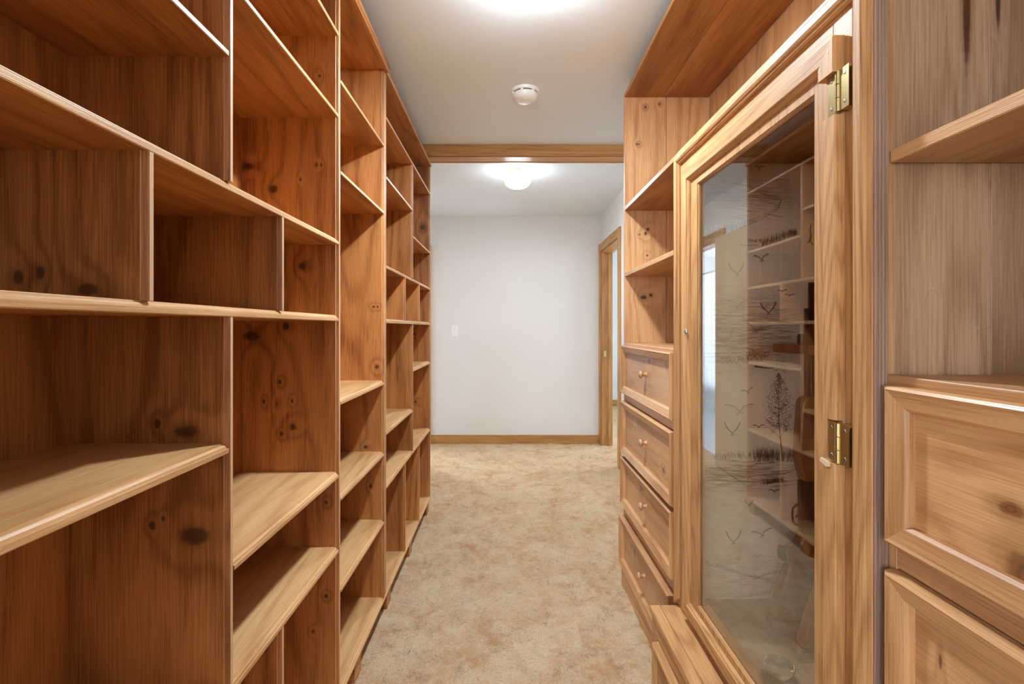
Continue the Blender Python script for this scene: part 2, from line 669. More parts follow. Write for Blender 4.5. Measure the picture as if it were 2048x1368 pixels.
# the room behind the camera
structure(boxes('wall_front', [(-2.6, -2.4, -3.7, -3.6, 0, ZC), (-0.6, 2.6, -3.7, -3.6, 0, ZC),
                               (-2.4, -0.6, -3.7, -3.6, 0, 0.7), (-2.4, -0.6, -3.7, -3.6, 2.15, ZC)], wall_m))
structure(boxes('wall_rear_left', [(-2.7, -2.6, -3.7, 0.28, 0, ZC), (-2.6, XL - 0.11, 0.28, 0.38, 0, ZC)], wall_m))
structure(boxes('wall_rear_right', [(2.6, 2.7, -3.7, -1.7, 0, ZC), (2.6, 2.7, -0.6, -0.06, 0, ZC), (2.6, 2.7, -1.7, -0.6, 0, 0.7), (2.6, 2.7, -1.7, -0.6, 2.15, ZC),
                                    (XR + 0.11, 2.6, -0.06, 0.04, 0, ZC)], wall_m))
daylight_m = emission('daylight_pane', WINDOW_COLOR, WINDOW_LIGHT)
w = structure(box('window_1', -2.4, -0.6, -3.68, -3.66, 0.7, 2.15, daylight_m, bevel=0))
for (a, b_) in ((-2.4, -2.34), (-1.53, -1.47), (-0.66, -0.6)):
    box('window_frame', a, b_, -3.66, -3.58, 0.7, 2.15, white_m, w)
for (a, b_) in ((0.7, 0.76), (2.09, 2.15)):
    box('window_rail', -2.34, -0.66, -3.66, -3.58, a, b_, white_m, w)
daylight3_m = emission('daylight_pane_side', WINDOW_COLOR, WINDOW_LIGHT * 0.75)
w = structure(box('window_3', 2.66, 2.68, -1.7, -0.6, 0.7, 2.15, daylight3_m, bevel=0))
for (a, b_) in ((-1.7, -1.64), (-0.66, -0.6)):
    box('window_frame', 2.58, 2.66, a, b_, 0.7, 2.15, white_m, w)
for (a, b_) in ((0.7, 0.76), (2.09, 2.15)):
    box('window_rail', 2.58, 2.66, -1.64, -0.66, a, b_, white_m, w)

# left side room (a bath with a curtain over the tub) through the left doorway
structure(box('floor_left_room', -2.75, XL - 0.10, 3.4, 8.4, -0.05, 0.0, tile_m, bevel=0))
structure(boxes('wall_left_room', [(-2.85, -2.75, 3.4, 5.8, 0, ZC), (-2.85, -2.75, 7.7, 8.4, 0, ZC), (-2.85, -2.75, 5.8, 7.7, 0, 0.8), (-2.85, -2.75, 5.8, 7.7, 2.15, ZC), (-2.75, XL - 0.11, 3.3, 3.4, 0, ZC),
                                   (-2.75, XL - 0.02, 8.4, 8.5, 0, ZC), (XL - 0.12, XL - 0.02, YB + 0.1, 8.4, 0, ZC)], wall_m))
backlight_m = emission('curtain_backlight_pane', WINDOW_COLOR, 40.0)
structure(box('curtain_backlight', -2.84, -2.82, 5.8, 7.7, 0.8, 2.15, backlight_m, bevel=0))  # added glowing pane, out of view, that backlights the curtain
structure(box('ceiling_left_room', -2.85, XL - 0.11, 3.3, 8.5, ZC, ZC + 0.1, ceil_m, bevel=0))
# right side room
structure(box('floor_right_room', XR + 0.10, 3.4, 3.4, 7.9, -0.05, -0.002, carpet_m, bevel=0))
structure(boxes('wall_right_room', [(3.4, 3.5, 3.4, 4.2, 0, ZC), (3.4, 3.5, 5.7, 7.9, 0, ZC), (3.4, 3.5, 4.2, 5.7, 0, 0.8), (3.4, 3.5, 4.2, 5.7, 2.1, ZC),
                                    (XR + 0.11, 3.4, 3.3, 3.4, 0, ZC),
                                    (XR + 0.02, 3.4, 7.9, 8.0, 0, ZC), (XR + 0.01, XR + 0.11, YB + 0.1, 7.9, 0, ZC)], pale_m))
structure(box('ceiling_right_room', XR + 0.11, 3.5, 3.3, 8.0, ZC, ZC + 0.1, ceil_m, bevel=0))
side_daylight_m = emission('side_daylight_pane', WINDOW_COLOR, 16.0)
structure(box('window_2', 3.47, 3.49, 4.2, 5.7, 0.8, 2.1, side_daylight_m, bevel=0))
structure(box('baseboard_right_room', XR + 0.12, 3.4, 7.886, 7.9, 0, 0.09, trim_x))

# baseboards
structure(box('baseboard_back', XL, XR - 0.015, YB - 0.014, YB, -0.002, 0.09, trim_x))
structure(box('baseboard_right', XR - 0.014, XR, 2.42, RD0 - 0.085, -0.002, 0.09, trim_y))
structure(box('baseboard_left', XL, XL + 0.014, 3.36, LD0 - 0.085, -0.002, 0.09, trim_y))

# cased header across the passage
header = structure(box('trim_1', XL, XR, 3.25, 3.40, 2.386, ZC, trim_x))
box('face_board', XL, XR, 3.232, 3.25, 2.389, ZC - 0.001, trim_x, header)
box('soffit_board', XL, XR, 3.285, 3.365, 2.380, 2.386, trim_x, header)
box('face_board', XL, XR, 3.40, 3.418, 2.383, ZC - 0.001, trim_x, header)


def door_trim(name, xw, sgn, y0, y1):
    """Casing and jambs of a doorway in a side wall; sgn = direction from the wall face into the passage."""
    root = structure(box(name, xw - sgn * 0.112, xw + sgn * 0.002, y0 - 0.001, y1 + 0.001, DH - 0.018, DH + 0.001, trim_y))
    xa, xb = sorted((xw, xw + sgn * 0.017))
    box('casing', xa, xb, y0 - 0.08, y0 - 0.002, -0.002, DH + 0.08, trim_z, root)
    box('casing', xa, xb, y1 + 0.002, min(y1 + 0.088, YB - 0.001), -0.002, DH + 0.08, trim_z, root)
    box('head_casing', xa - (0.001 if sgn < 0 else 0), xb + (0.001 if sgn > 0 else 0), y0 - 0.081, min(y1 + 0.088, YB - 0.001), DH, DH + 0.081, trim_y, root)
    ja, jb = sorted((xw - sgn * 0.112, xw + sgn * 0.002))
    box('jamb', ja, jb, y0 - 0.002, y0 + 0.016, -0.002, DH - 0.018, trim_z, root)
    box('jamb', ja, jb, y1 - 0.016, y1 + 0.002, -0.002, DH - 0.018, trim_z, root)
    sa, sb = sorted((xw - sgn * 0.065, xw - sgn * 0.10))
    box('door_stop', sa, sb, y1 - 0.027, y1 - 0.016, -0.002, DH - 0.018, trim_z, root)
    box('door_stop', sa, sb, y0 + 0.016, y0 + 0.027, -0.002, DH - 0.018, trim_z, root)
    box('strike_plate', sorted((xw - sgn * 0.02, xw - sgn * 0.045))[0], sorted((xw - sgn * 0.02, xw - sgn * 0.045))[1],
        y1 - 0.0175, y1 - 0.0155, 0.94, 1.0, brass_m, root, bevel=0)
    return root


door_trim('trim_2', XR, -1, RD0, RD1)
door_trim('trim_3', XL, 1, LD0, LD1)
leaf = structure(box('door_1', XL + 0.03, XL + 0.065, 3.60, LD0 - 0.012, 0.012, 2.045, doorleaf_m))
lathe('door_knob', [(0.0, 0.0), (0.025, 0.0), (0.025, 0.006), (0.011, 0.010), (0.011, 0.030), (0.024, 0.040), (0.026, 0.052), (0.016, 0.062), (0.0, 0.064)],
      (XL + 0.065, 3.67, 0.97), brass_m, leaf, axis='x', seg=20)

# ------------------------------------------------------------------ bath seen as a reflection
ct = thing('shower_curtain', (-1.835, 6.7, 0), 'white shower curtain on a rod in the side room, mirrored in the cabinet glass', 'curtain')


def curtain_mat():
    b = NB('white_curtain')
    d = b.n('ShaderNodeBsdfDiffuse')
    d.inputs[0].default_value = (0.86, 0.88, 0.90, 1)
    t = b.n('ShaderNodeBsdfTranslucent')
    t.inputs[0].default_value = (0.8, 0.85, 0.9, 1)
    m = b.n('ShaderNodeMixShader')
    m.inputs[0].default_value = 0.5
    b.link(d.outputs[0], m.inputs[1])
    b.link(t.outputs[0], m.inputs[2])
    b.link(m.outputs[0], b.out.inputs[0])
    return b.mat


curt_m = curtain_mat()
bm = bmesh.new()
cols = []
for i in range(181):
    y = 5.55 + i * (7.95 - 5.55) / 180
    ph = y * 46
    cols.append([bm.verts.new((-1.835 + (0.012 + 0.014 * (1 - t)) * math.sin(ph + 0.4 * math.sin(y * 7)), y, 0.20 + t * 1.82)) for t in (0, 0.33, 0.66, 1.0)])
for a, b_ in zip(cols, cols[1:]):
    for k in range(3):
        bm.faces.new((a[k], b_[k], b_[k + 1], a[k + 1]))
finish(bm, 'fabric', curt_m, ct, smooth=True)
tube('curtain_rod', [(-1.835, 5.41, 2.05), (-1.835, 6.7, 2.05), (-1.835, 8.39, 2.05)], 0.012, steel_m, ct)
for i in range(12):
    yy = 5.60 + i * 0.21
    tube('curtain_ring', [(-1.835 + 0.018 * math.cos(a), yy, 2.045 + 0.026 * math.sin(a)) for a in [2 * math.pi * k / 14 for k in range(15)]], 0.0025, steel_m, ct, seg=6)
tub = thing('bathtub', (-2.3, 6.7, 0), 'pale blue bathtub behind the shower curtain, mirrored in the cabinet glass', 'bathtub')
boxes('tub_body', [(-2.74, -1.89, 5.45, 5.53, 0.0, 0.42), (-2.74, -1.89, 7.97, 8.05, 0.0, 0.42), (-2.74, -2.66, 5.53, 7.97, 0.0, 0.42),
                   (-1.97, -1.89, 5.53, 7.97, 0.0, 0.42), (-2.66, -1.97, 5.53, 7.97, 0.0, 0.1)], tub_m, tub)
box('tub_rim', -2.745, -1.885, 5.44, 5.54, 0.42, 0.44, tub_m, tub)
box('tub_rim', -1.975, -1.88, 5.54, 8.06, 0.42, 0.44, tub_m, tub)


def ceiling_lamp(x, y, label, strength_mat, bulb=0.0, zc=ZC, r=0.100):
    t = thing('ceiling_lamp', (x, y, zc), label, 'lamp')
    lathe('canopy', [(0.0, 0.0), (0.084, 0.0), (0.086, -0.004), (0.082, -0.008), (0.081, -0.034), (0.076, -0.037), (0.0, -0.037)], (x, y, zc), cream_m, t, seg=40)
    prof = [(0.0, -0.026), (0.070, -0.026), (0.074, -0.036)]
    for k in range(0, 15):
        a = math.radians(62 - k * (62 + 90) / 14)
        prof.append((r * math.cos(a) if k < 14 else 0.0, -0.083 + 0.060 * math.sin(a) * (0.85 if a > 0 else 1.0)))
    lathe('globe', prof, (x, y, zc), strength_mat, t, seg=40)
    for a in (0.5, 2.6, 4.7):
        lathe('set_screw', [(0.0, 0.0), (0.004, 0.0), (0.004, 0.006), (0.0, 0.007)], (x + 0.081 * math.cos(a) - 0.0, y + 0.081 * math.sin(a), zc - 0.022), steel_m, t, axis='x', seg=8)
    if bulb:
        ld = bpy.data.lights.new('bulb', 'AREA')
        ld.shape = 'DISK'
        ld.size = 0.10
        ld.energy = bulb
        ld.color = LAMP_COLOR
        lo = bpy.data.objects.new('bulb', ld)
        COL.objects.link(lo)
        lo.parent = t
        lo.location = (0, 0, -0.148)
    return t


ceiling_lamp(0.085, 1.575, 'opal globe ceiling lamp over the cabinets, cut off by the top of the photo', globe_m, BULB_NEAR)
ceiling_lamp(0.080, 3.75, 'lit opal globe ceiling lamp beyond the wooden header', globe2_m, BULB_HALL)

# ------------------------------------------------------------------ smoke detector
sd = thing('smoke_detector', (0.092, 2.50, ZC), 'round white smoke detector on the ceiling before the wooden header', 'smoke detector')
lathe('mounting_ring', [(0.0, 0.0), (0.072, 0.0), (0.072, -0.006), (0.067, -0.014), (0.0, -0.014)], (0.092, 2.50, ZC), white_m, sd, seg=40)
lathe('vent_slots', [(0.0, -0.012), (0.0595, -0.012), (0.0595, -0.020), (0.0, -0.020)], (0.092, 2.50, ZC), slot_m, sd, seg=40)
lathe('cover', [(0.0, -0.019), (0.062, -0.019), (0.062, -0.026), (0.058, -0.040), (0.048, -0.049), (0.030, -0.052), (0.0, -0.053)], (0.092, 2.50, ZC), white_m, sd, seg=40)
for a in (0.15, 1.25, 2.3, 3.4, 4.4, 5.4):
    box('slot_rib', 0.092 + 0.060 * math.cos(a) - 0.006, 0.092 + 0.060 * math.cos(a) + 0.006, 2.50 + 0.060 * math.sin(a) - 0.004, 2.50 + 0.060 * math.sin(a) + 0.004,
        ZC - 0.020, ZC - 0.012, white_m, sd, bevel=0)
prism('test_button', [(0.085, 2.475), (0.104, 2.462), (0.112, 2.480), (0.096, 2.492)], 'xy', ZC - 0.0545, ZC - 0.050, white_m, sd)

# light switch on the back wall
ls = thing('light_switch', (-0.565, YB, 1.21), 'small white light switch on the back wall', 'light switch')
box('wall_plate', -0.600, -0.530, YB - 0.006, YB, 1.152, 1.268, white_m, ls, bevel=0.002)
box('toggle_frame', -0.571, -0.559, YB - 0.008, YB - 0.005, 1.196, 1.224, white_m, ls, bevel=0)
box('toggle', -0.569, -0.561, YB - 0.018, YB - 0.006, 1.208, 1.218, white_m, ls, bevel=0.001)
for z in (1.180, 1.240):
    lathe('plate_screw', [(0.0, -0.0015), (0.003, -0.0012), (0.003, 0.0), (0.0, 0.0)], (-0.565, YB - 0.006, z), screw_m, ls, axis='y', seg=10)

# ------------------------------------------------------------------ left bookcases
BF, BB = -0.521, -0.820      # front plane and back of the shelf space
T = 0.019


def kmat(name, x0, x1, z0, z1, knots, **kw):
    """Vertical pine board with knots given in world x, z; board centre is subtracted."""
    cx, cz = (x0 + x1) / 2, (z0 + z1) / 2
    ks = [(k[0] - cx, k[1] - cz, k[2], k[3]) for k in knots]
    a = dict(light=L_LIGHT, dark=L_DARK, contrast=1.2)
    a.update(kw)
    return wood(name, a.pop('light'), a.pop('dark'), 'z', ks, 'y', auto_knots=False, sheen=a.pop('sheen', 0.75), **a)


def shelf(y0, y1, ztop, parent, name='shelf', mat=None, xf=BF):
    z0 = ztop - T
    pts = [(BB, z0), (xf - 0.0015, z0), (xf, z0 + 0.0015), (xf, z0 + 0.0095), (xf - 0.0045, z0 + 0.0097), (xf - 0.0052, z0 + 0.0130),
           (xf - 0.0085, z0 + 0.0160), (xf - 0.0115, z0 + 0.0165), (xf - 0.0120, ztop), (BB, ztop)]
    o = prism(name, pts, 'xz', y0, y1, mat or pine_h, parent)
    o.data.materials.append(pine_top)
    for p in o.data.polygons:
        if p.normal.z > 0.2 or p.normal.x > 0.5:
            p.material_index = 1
    return o


def upright(yc, z0, z1, parent, name='divider', mat=None, xf=BF):
    a, b_ = yc - T / 2, yc + T / 2
    pts = [(BB, a), (xf - 0.010, a), (xf - 0.0095, a + 0.0015), (xf - 0.002, a + 0.0035), (xf, a + 0.0055), (xf, b_ - 0.0055), (xf - 0.002, b_ - 0.0035),
           (xf - 0.0095, b_ - 0.0015), (xf - 0.010, b_), (BB, b_)]
    o = prism(name, pts, 'xy', z0, z1, mat or pine_v, parent)
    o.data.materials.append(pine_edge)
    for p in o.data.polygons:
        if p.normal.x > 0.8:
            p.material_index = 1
    return o


Z_TOP = 2.335
ZB = 0.098
bc1 = thing('bookcase', (-0.67, 1.2, 0), 'long pine bookcase nearest the camera along the left wall', 'bookcase')
bc2 = thing('bookcase', (-0.67, 2.74, 0), 'pine bookcase at the far end of the left wall, by the wooden header', 'bookcase')
h = T / 2
A0, AM, A1, B1 = 0.302, 0.932, 1.534, 2.097
C0, CM, C1 = 2.119, 2.728, 3.345
AT1, AT2 = 0.722, 1.146
CT1, CT2 = 2.528, 2.934

# knotty uprights facing the camera (world x, z, radius along x, radius along z)
m_a_top = kmat('pine_divider_upper', BB, BF, 1.517, 2.144, [], tone=0.6)
m_a_low = kmat('pine_divider_lower', BB, BF, 0.563, 1.261,
               [(-0.655, 1.061, 0.007, 0.010), (-0.600, 1.046, 0.022, 0.011), (-0.664, 0.870, 0.007, 0.010), (-0.644, 0.883, 0.004, 0.006), (-0.585, 0.850, 0.030, 0.018)])
m_t1 = kmat('pine_divider_small', BB, BF, 1.282, 1.50,
            [(-0.707, 1.315, 0.008, 0.012), (-0.675, 1.322, 0.007, 0.010), (-0.605, 1.298, 0.016, 0.010)])
m_t2 = kmat('pine_divider_small_b', BB, BF, 1.282, 1.50, [])
m_p2 = kmat('pine_panel_knots', BB, BF, 0.098, Z_TOP,
            [(-0.724, 1.670, 0.014, 0.014), (-0.805, 1.74, 0.02, 0.010), (-0.633, 1.431, 0.011, 0.011), (-0.685, 1.245, 0.012, 0.014),
             (-0.79, 1.215, 0.028, 0.016), (-0.703, 1.073, 0.006, 0.008), (-0.753, 1.012, 0.004, 0.008), (-0.712, 1.005, 0.004, 0.008), (-0.665, 1.014, 0.004, 0.006),
             (-0.663, 0.934, 0.012, 0.012), (-0.698, 0.913, 0.007, 0.008), (-0.56, 0.70, 0.006, 0.007), (-0.56, 0.41, 0.006, 0.007), (-0.60, 0.30, 0.005, 0.006),
             (-0.64, 1.70, 0.003, 0.005), (-0.59, 1.745, 0.003, 0.005), (-0.575, 1.745, 0.003, 0.005), (-0.58, 2.02, 0.004, 0.006)])
m_p3 = kmat('pine_panel_orange', BB, BF, 0.098, Z_TOP,
            [(-0.552, 1.075, 0.009, 0.010), (-0.565, 1.33, 0.005, 0.005), (-0.548, 1.33, 0.004, 0.005), (-0.60, 0.735, 0.008, 0.008), (-0.58, 0.57, 0.005, 0.006)], tone=0.35)
m_end = kmat('pine_end_panel', BB, BF, 0.098, Z_TOP, [(-0.57, 1.92, 0.020, 0.020), (-0.63, 1.20, 0.012, 0.010), (-0.62, 0.74, 0.010, 0.010)])

upright(A0, ZB, Z_TOP, bc1, 'side_panel', m_p3)
upright(A1, ZB, Z_TOP, bc1, 'side_panel', m_p2)
upright(B1, ZB, Z_TOP, bc1, 'side_panel', m_p3)
upright(C0, ZB, Z_TOP, bc2, 'side_panel', m_p3)
upright(C1, ZB, Z_TOP, bc2, 'side_panel', m_end)

Z1, Z2, Z3, Z4 = 2.163, 1.517, 1.280, 0.563


def big_bay(parent, y0, ym, y1, t1, t2, near_hi, mats):
    """48 inch bay: four full shelves, a middle upright above and below, thirds between and at the foot."""
    a, b_ = y0 + h, y1 - h
    for z in (Z1, Z2, Z3, Z4):
        shelf(a, b_, z, parent)
    upright(ym, Z2, Z1 - T, parent, 'divider', mats.get('up'))
    upright(ym, Z4, Z3 - T, parent, 'divider', mats.get('low'))
    upright(t1, Z3, Z2 - T, parent, 'divider', mats.get('t1'))
    upright(t2, Z3, Z2 - T, parent, 'divider', mats.get('t2'))
    upright(t1, ZB, Z4 - T, parent, 'divider')
    upright(t2, ZB, Z4 - T, parent, 'divider')
    if near_hi:
        shelf(a, ym - h, 1.905, parent)
        shelf(ym + h, b_, 1.762, parent)
        shelf(a, ym - h, 0.795, parent)
        shelf(ym + h, b_, 1.016, parent)
    else:
        shelf(a, ym - h, 1.768, parent)
        shelf(ym + h, b_, 1.910, parent)
        shelf(a, ym - h, 1.024, parent)
        shelf(ym + h, b_, 0.795, parent)


big_bay(bc1, A0, AM, A1, AT1, AT2, False, {'up': m_a_top, 'low': m_a_low, 't1': m_t1, 't2': m_t2})
big_bay(bc2, C0, CM, C1, CT1, CT2, True, {})
for z in (2.028, 1.742, 1.018, 0.716, 0.428):
    shelf(A1 + h, B1 - h, z, bc1)
shelf(A0 - h, B1 + h, ZB, bc1, 'bottom_shelf')
shelf(C0 - h, C1 + h, ZB, bc2, 'bottom_shelf')
# tops, backs, feet
box('top_board', BB, BF + 0.004, A0 - h, B1 + h, Z_TOP, Z_TOP + T, pine_h, bc1)
prism('top_moulding', [(BF + 0.004, Z_TOP - 0.004), (BF + 0.016, Z_TOP - 0.004), (BF + 0.018, Z_TOP + 0.002), (BF + 0.013, Z_TOP + 0.005), (BF + 0.020, Z_TOP + 0.010),
                       (BF + 0.022, Z_TOP + 0.020), (BF + 0.004, Z_TOP + 0.022)], 'xz', A0 - h, B1 + h, pine_h, bc1)
box('top_board', BB, BF + 0.006, C0 - h, C1 + h, Z_TOP, Z_TOP + T, pine_h, bc2)
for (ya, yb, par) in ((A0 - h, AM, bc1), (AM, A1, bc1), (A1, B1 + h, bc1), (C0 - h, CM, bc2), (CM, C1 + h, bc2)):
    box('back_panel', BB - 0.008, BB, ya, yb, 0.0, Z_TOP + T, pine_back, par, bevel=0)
for (yc, par) in ((0.36, bc1), (0.80, bc1), (1.27, bc1), (1.755, bc1), (2.215, bc2), (2.71, bc2), (3.30, bc2)):
    box('foot', BF - 0.11, BF - 0.010, yc - 0.037, yc + 0.037, -0.004, ZB - T, pine_x, par)

# ------------------------------------------------------------------ right side: canopy, cabinets
SF, SB = 0.573, 0.985        # front plane and back of the shelf sections
Y_FAR, Y_G1, Y_G0, Y_NEAR = 2.400, 1.592, 0.742, -0.06
Z_CAN = 2.364

can = thing('cabinet_canopy', (0.78, 1.17, Z_CAN), 'long pine canopy board under the ceiling over the right-hand cabinets', 'shelf')
k1 = [(0.63, 2.10, 0.020, 0.03), (0.64, 2.02, 0.006, 0.008)]
box('canopy_board', SF, 0.758, Y_NEAR, Y_FAR + 0.01, Z_CAN, Z_CAN + 0.019, canopy_m, can)
box('canopy_board', 0.7595, SB, Y_NEAR, Y_FAR + 0.01, Z_CAN, Z_CAN + 0.019, canopy_m, can)

far = thing('drawer_cabinet', (0.78, 2.0, 0), 'pine drawer cabinet with open shelves beyond the glass door', 'cabinet')
near = thing('drawer_cabinet', (0.78, 0.35, 0), 'pine drawer cabinet with an open shelf at the right edge of the photo', 'cabinet')

# far cabinet: end panel of two boards, seen from inside


def rk(name, x0, x1, z0, z1, knots, **kw):
    return kmat(name, x0, x1, z0, z1, knots, light=R_LIGHT, dark=R_DARK, **kw)


m_far_a = rk('far_panel_board', SF, 0.775, 0, Z_CAN,
             [(0.674, 2.315, 0.007, 0.008), (0.742, 2.33, 0.006, 0.007), (0.632, 2.135, 0.005, 0.006), (0.642, 2.135, 0.005, 0.006), (0.675, 1.700, 0.008, 0.010), (0.645, 1.695, 0.005, 0.006),
              (0.686, 1.72, 0.008, 0.008), (0.682, 1.593, 0.005, 0.005), (0.665, 1.39, 0.016, 0.012), (0.70, 1.40, 0.008, 0.008)], tone=0.3)
m_far_b = rk('far_panel_board_b', 0.776, SB, 0, Z_CAN, [], tone=0.4)
box('side_board', SF, 0.7755, Y_FAR - 0.002, Y_FAR + 0.018, 0, Z_CAN, m_far_a, far)
box('side_board', 0.777, SB, Y_FAR - 0.002, Y_FAR + 0.018, 0, Z_CAN, m_far_b, far)
for (a, b_) in ((Y_G1 + 0.0005, 1.86), (1.862, 2.13), (2.132, Y_FAR - 0.002)):
    box('back_board', SB, SB + 0.012, a, b_, 0, Z_CAN, rpine_v, far)
DR = [(0.926, 1.156), (0.634, 0.886), (0.386, 0.614), (0.098, 0.330)]
MOULD = [(0.0, 0.012), (0.001, 0.018), (0.005, 0.021), (0.009, 0.019), (0.012, 0.0185), (0.030, 0.013), (0.034, 0.008)]


def flat_shelf(name, x0, y0, y1, z0, z1, par, mat):
    return box(name, x0, SB, y0, y1, z0, z1, mat, par, bevel=0.0015)


flat_shelf('shelf', SF, Y_G1, Y_FAR - 0.002, 1.811, 1.830, far, canopy_m)
flat_shelf('shelf', SF, Y_G1, Y_FAR - 0.002, 1.490, 1.509, far, rpine_h)
flat_shelf('counter', SF - 0.004, Y_G1, Y_FAR - 0.002, 1.146, 1.168, far, rpine_h)
flat_shelf('shelf', SF + 0.002, Y_NEAR, Y_G0 - 0.002, 1.488, 1.507, near, rpine_h)
flat_shelf('counter', SF - 0.002, Y_NEAR, Y_G0 - 0.002, 1.148, 1.170, near, rpine_h)
flat_shelf('shelf', SF, Y_NEAR, Y_G0 - 0.002, 1.811, 1.830, near, rpine_h)


def knob(x, y, z, parent):
    prof = [(0.0, 0.0), (0.0085, 0.0), (0.0065, -0.004), (0.0055, -0.010), (0.0075, -0.015), (0.0125, -0.019), (0.0130, -0.022), (0.0110, -0.026), (0.0065, -0.027), (0.006, -0.0285), (0.0, -0.029)]
    lathe('knob', [(a * 1.25, b_ * 1.15) for a, b_ in prof], (x, y, z), knob_m, parent, axis='x', seg=20)


def drawer(parent, y0, y1, z0, z1, xf, mat, knob_y=None, pull=0.0, gap_knob=True):
    x = xf - pull
    d = box('drawer', x, x + 0.018, y0, y1, z0, z1, mat, parent, bevel=0.001)
    frame('moulding', y0, y1, z0, z1, x, MOULD, (rpine_h, rpine_v), d)
    if knob_y is not None:
        knob(x, knob_y, (z0 + z1) / 2 + 0.008, d)
    return d


def dmat(name, y0, y1, z0, z1, knots):
    cy, cz = (y0 + y1) / 2, (z0 + z1) / 2
    return wood(name, R_LIGHT, R_DARK, 'y', [(k[0] - cy, k[1] - cz, k[2], k[3]) for k in knots], 'x', auto_knots=False, tone=0.3, kcol=(0.13, 0.045, 0.014))


fy0, fy1 = Y_G1 + 0.078, Y_FAR + 0.006
fk = [[(1.98, 1.105, 0.015, 0.010), (1.73, 1.10, 0.010, 0.010)], [(1.80, 0.72, 0.012, 0.010), (2.2, 0.79, 0.006, 0.006)], [(2.1, 0.56, 0.014, 0.02)], [(2.18, 0.25, 0.012, 0.02), (1.83, 0.18, 0.012, 0.016)]]
for i, (z0, z1) in enumerate(DR):
    drawer(far, fy0 + (0.004 if i == 3 else 0.0), fy1, z0, z1, SF - 0.001, dmat('far_drawer_front_%d' % i, fy0, fy1, z0, z1, fk[i]), 2.020, 0.007 if i == 3 else 0.0)
for (z0, z1) in ((0.888, 0.925), (0.616, 0.633), (0.331, 0.385)):
    box('face_rail', SF, SF + 0.018, Y_G1 + 0.003, Y_FAR - 0.002, z0, z1, rpine_h, far)
box('face_stile', SF, SF + 0.018, Y_G1 + 0.003, fy0 - 0.001, 0.386, 1.145, rpine_v, far)
box('plinth', SF - 0.014, SF + 0.006, Y_G1 + 0.003, Y_FAR + 0.004, -0.002, 0.096, rpine_h, far)
ny1 = 0.724
nk = [[(0.560, 1.034, 0.016, 0.009), (0.543, 0.966, 0.026, 0.026)], [(0.650, 0.800, 0.003, 0.011)], [], []]
for i, (z0, z1) in enumerate(DR):
    drawer(near, Y_NEAR + 0.01, ny1, z0, z1, SF - 0.001, dmat('near_drawer_front_%d' % i, Y_NEAR + 0.01, ny1, z0, z1, nk[i]), 0.33)
for (z0, z1) in ((0.888, 0.925), (0.616, 0.633), (0.331, 0.385), (0.0, 0.096)):
    box('face_rail', SF, SF + 0.018, Y_NEAR, ny1, z0, z1, rpine_h, near)
box('face_stile', SF, SF + 0.018, ny1, Y_G0 - 0.002, 0.0, 1.147, rpine_v, near)
def nearp(name, x0, x1, z0, z1, knots):
    return kmat(name, x0, x1, z0, z1, knots, light=(0.52, 0.335, 0.20), dark=(0.27, 0.15, 0.08), rough=0.30, sheen=1.0)  # greyer, darker base colour: window sheen painted into these boards


m_near_a = nearp('near_panel_board', 0.575, 0.7305, 0, Z_CAN, [(0.694, 1.72, 0.006, 0.10)])
m_near_b = nearp('near_panel_board_b', 0.732, SB, 0, Z_CAN, [(0.742, 1.74, 0.004, 0.05)])
box('side_board', 0.575, 0.7310, 0.744, 0.756, 0.0, Z_CAN, m_near_a, near, bevel=0.0003)
box('side_board', 0.7318, SB, 0.744, 0.756, 0.0, Z_CAN, m_near_b, near, bevel=0.0003)
box('edge_strip', 0.573, 0.583, 0.7425, 0.7445, 1.171, Z_CAN, rpine_v, near, bevel=0.0005)
for (a, b_) in ((Y_NEAR, 0.2), (0.202, 0.46), (0.462, 0.744)):
    box('back_board', SB, SB + 0.012, a, b_, 0, Z_CAN, rpine_v, near)
box('side_board', SF, SB, Y_NEAR - 0.018, Y_NEAR, 0, Z_CAN, rpine_v, near)

# ------------------------------------------------------------------ gun cabinet
GF = 0.550                   # face frame plane
gun = thing('gun_cabinet', (0.78, 1.17, 0), 'oak gun cabinet with a tall glass door in the middle of the right-hand side', 'cabinet')
GZ0, GZ1, FZ = 0.353, 1.790, 0.375
box('face_stile', GF, 0.572, 1.50, Y_G1, GZ0, GZ1, oak_v, gun)
box('face_stile', GF, 0.572, Y_G0, 0.830, GZ0, GZ1, oak_v, gun)
box('face_rail', GF, 0.572, 0.830, 1.50, 1.700, GZ1, oak_h, gun)
box('face_rail', GF, 0.572, 0.830, 1.50, GZ0, 0.400, oak_h, gun)
BOL = [(0.0, 0.008), (0.002, 0.012), (0.006, 0.014), (0.018, 0.0145), (0.023, 0.012), (0.024, 0.008), (0.026, 0.0075), (0.029, 0.009), (0.032, 0.004)]
frame('face_moulding', Y_G0 + 0.001, Y_G1 - 0.001, GZ0, GZ1, GF, BOL, (oak_h, oak_v), gun, ('top', 'near', 'far'))
flute = [(0.5515, Y_G0), (0.5515, Y_G0 - 0.003)]
for k in range(4):
    fx = 0.5525 + k * 0.005
    flute += [(fx, Y_G0 - 0.004), (fx + 0.0025, Y_G0 - 0.004), (fx + 0.003, Y_G0 - 0.002), (fx + 0.0045, Y_G0 - 0.002)]
flute += [(0.5725, Y_G0 - 0.003), (0.5725, Y_G0)]
prism('fluted_strip', flute, 'xy', GZ0, GZ1, fluted_m, gun)
box('side_panel', 0.572, SB, Y_G0 + 0.016, 0.772, 0.0, GZ1, oak_v, gun)
side = box('printed_side_panel', 0.572, SB, 1.572, 1.584, FZ, 1.765, mural_m, gun, bevel=0)
box('outer_side_panel', 0.572, SB, 1.584, 1.592, 0.0, GZ1, rpine_v, gun)
box('back_panel', 0.978, SB, 0.772, 1.572, FZ, 1.765, mural_m, gun, bevel=0)
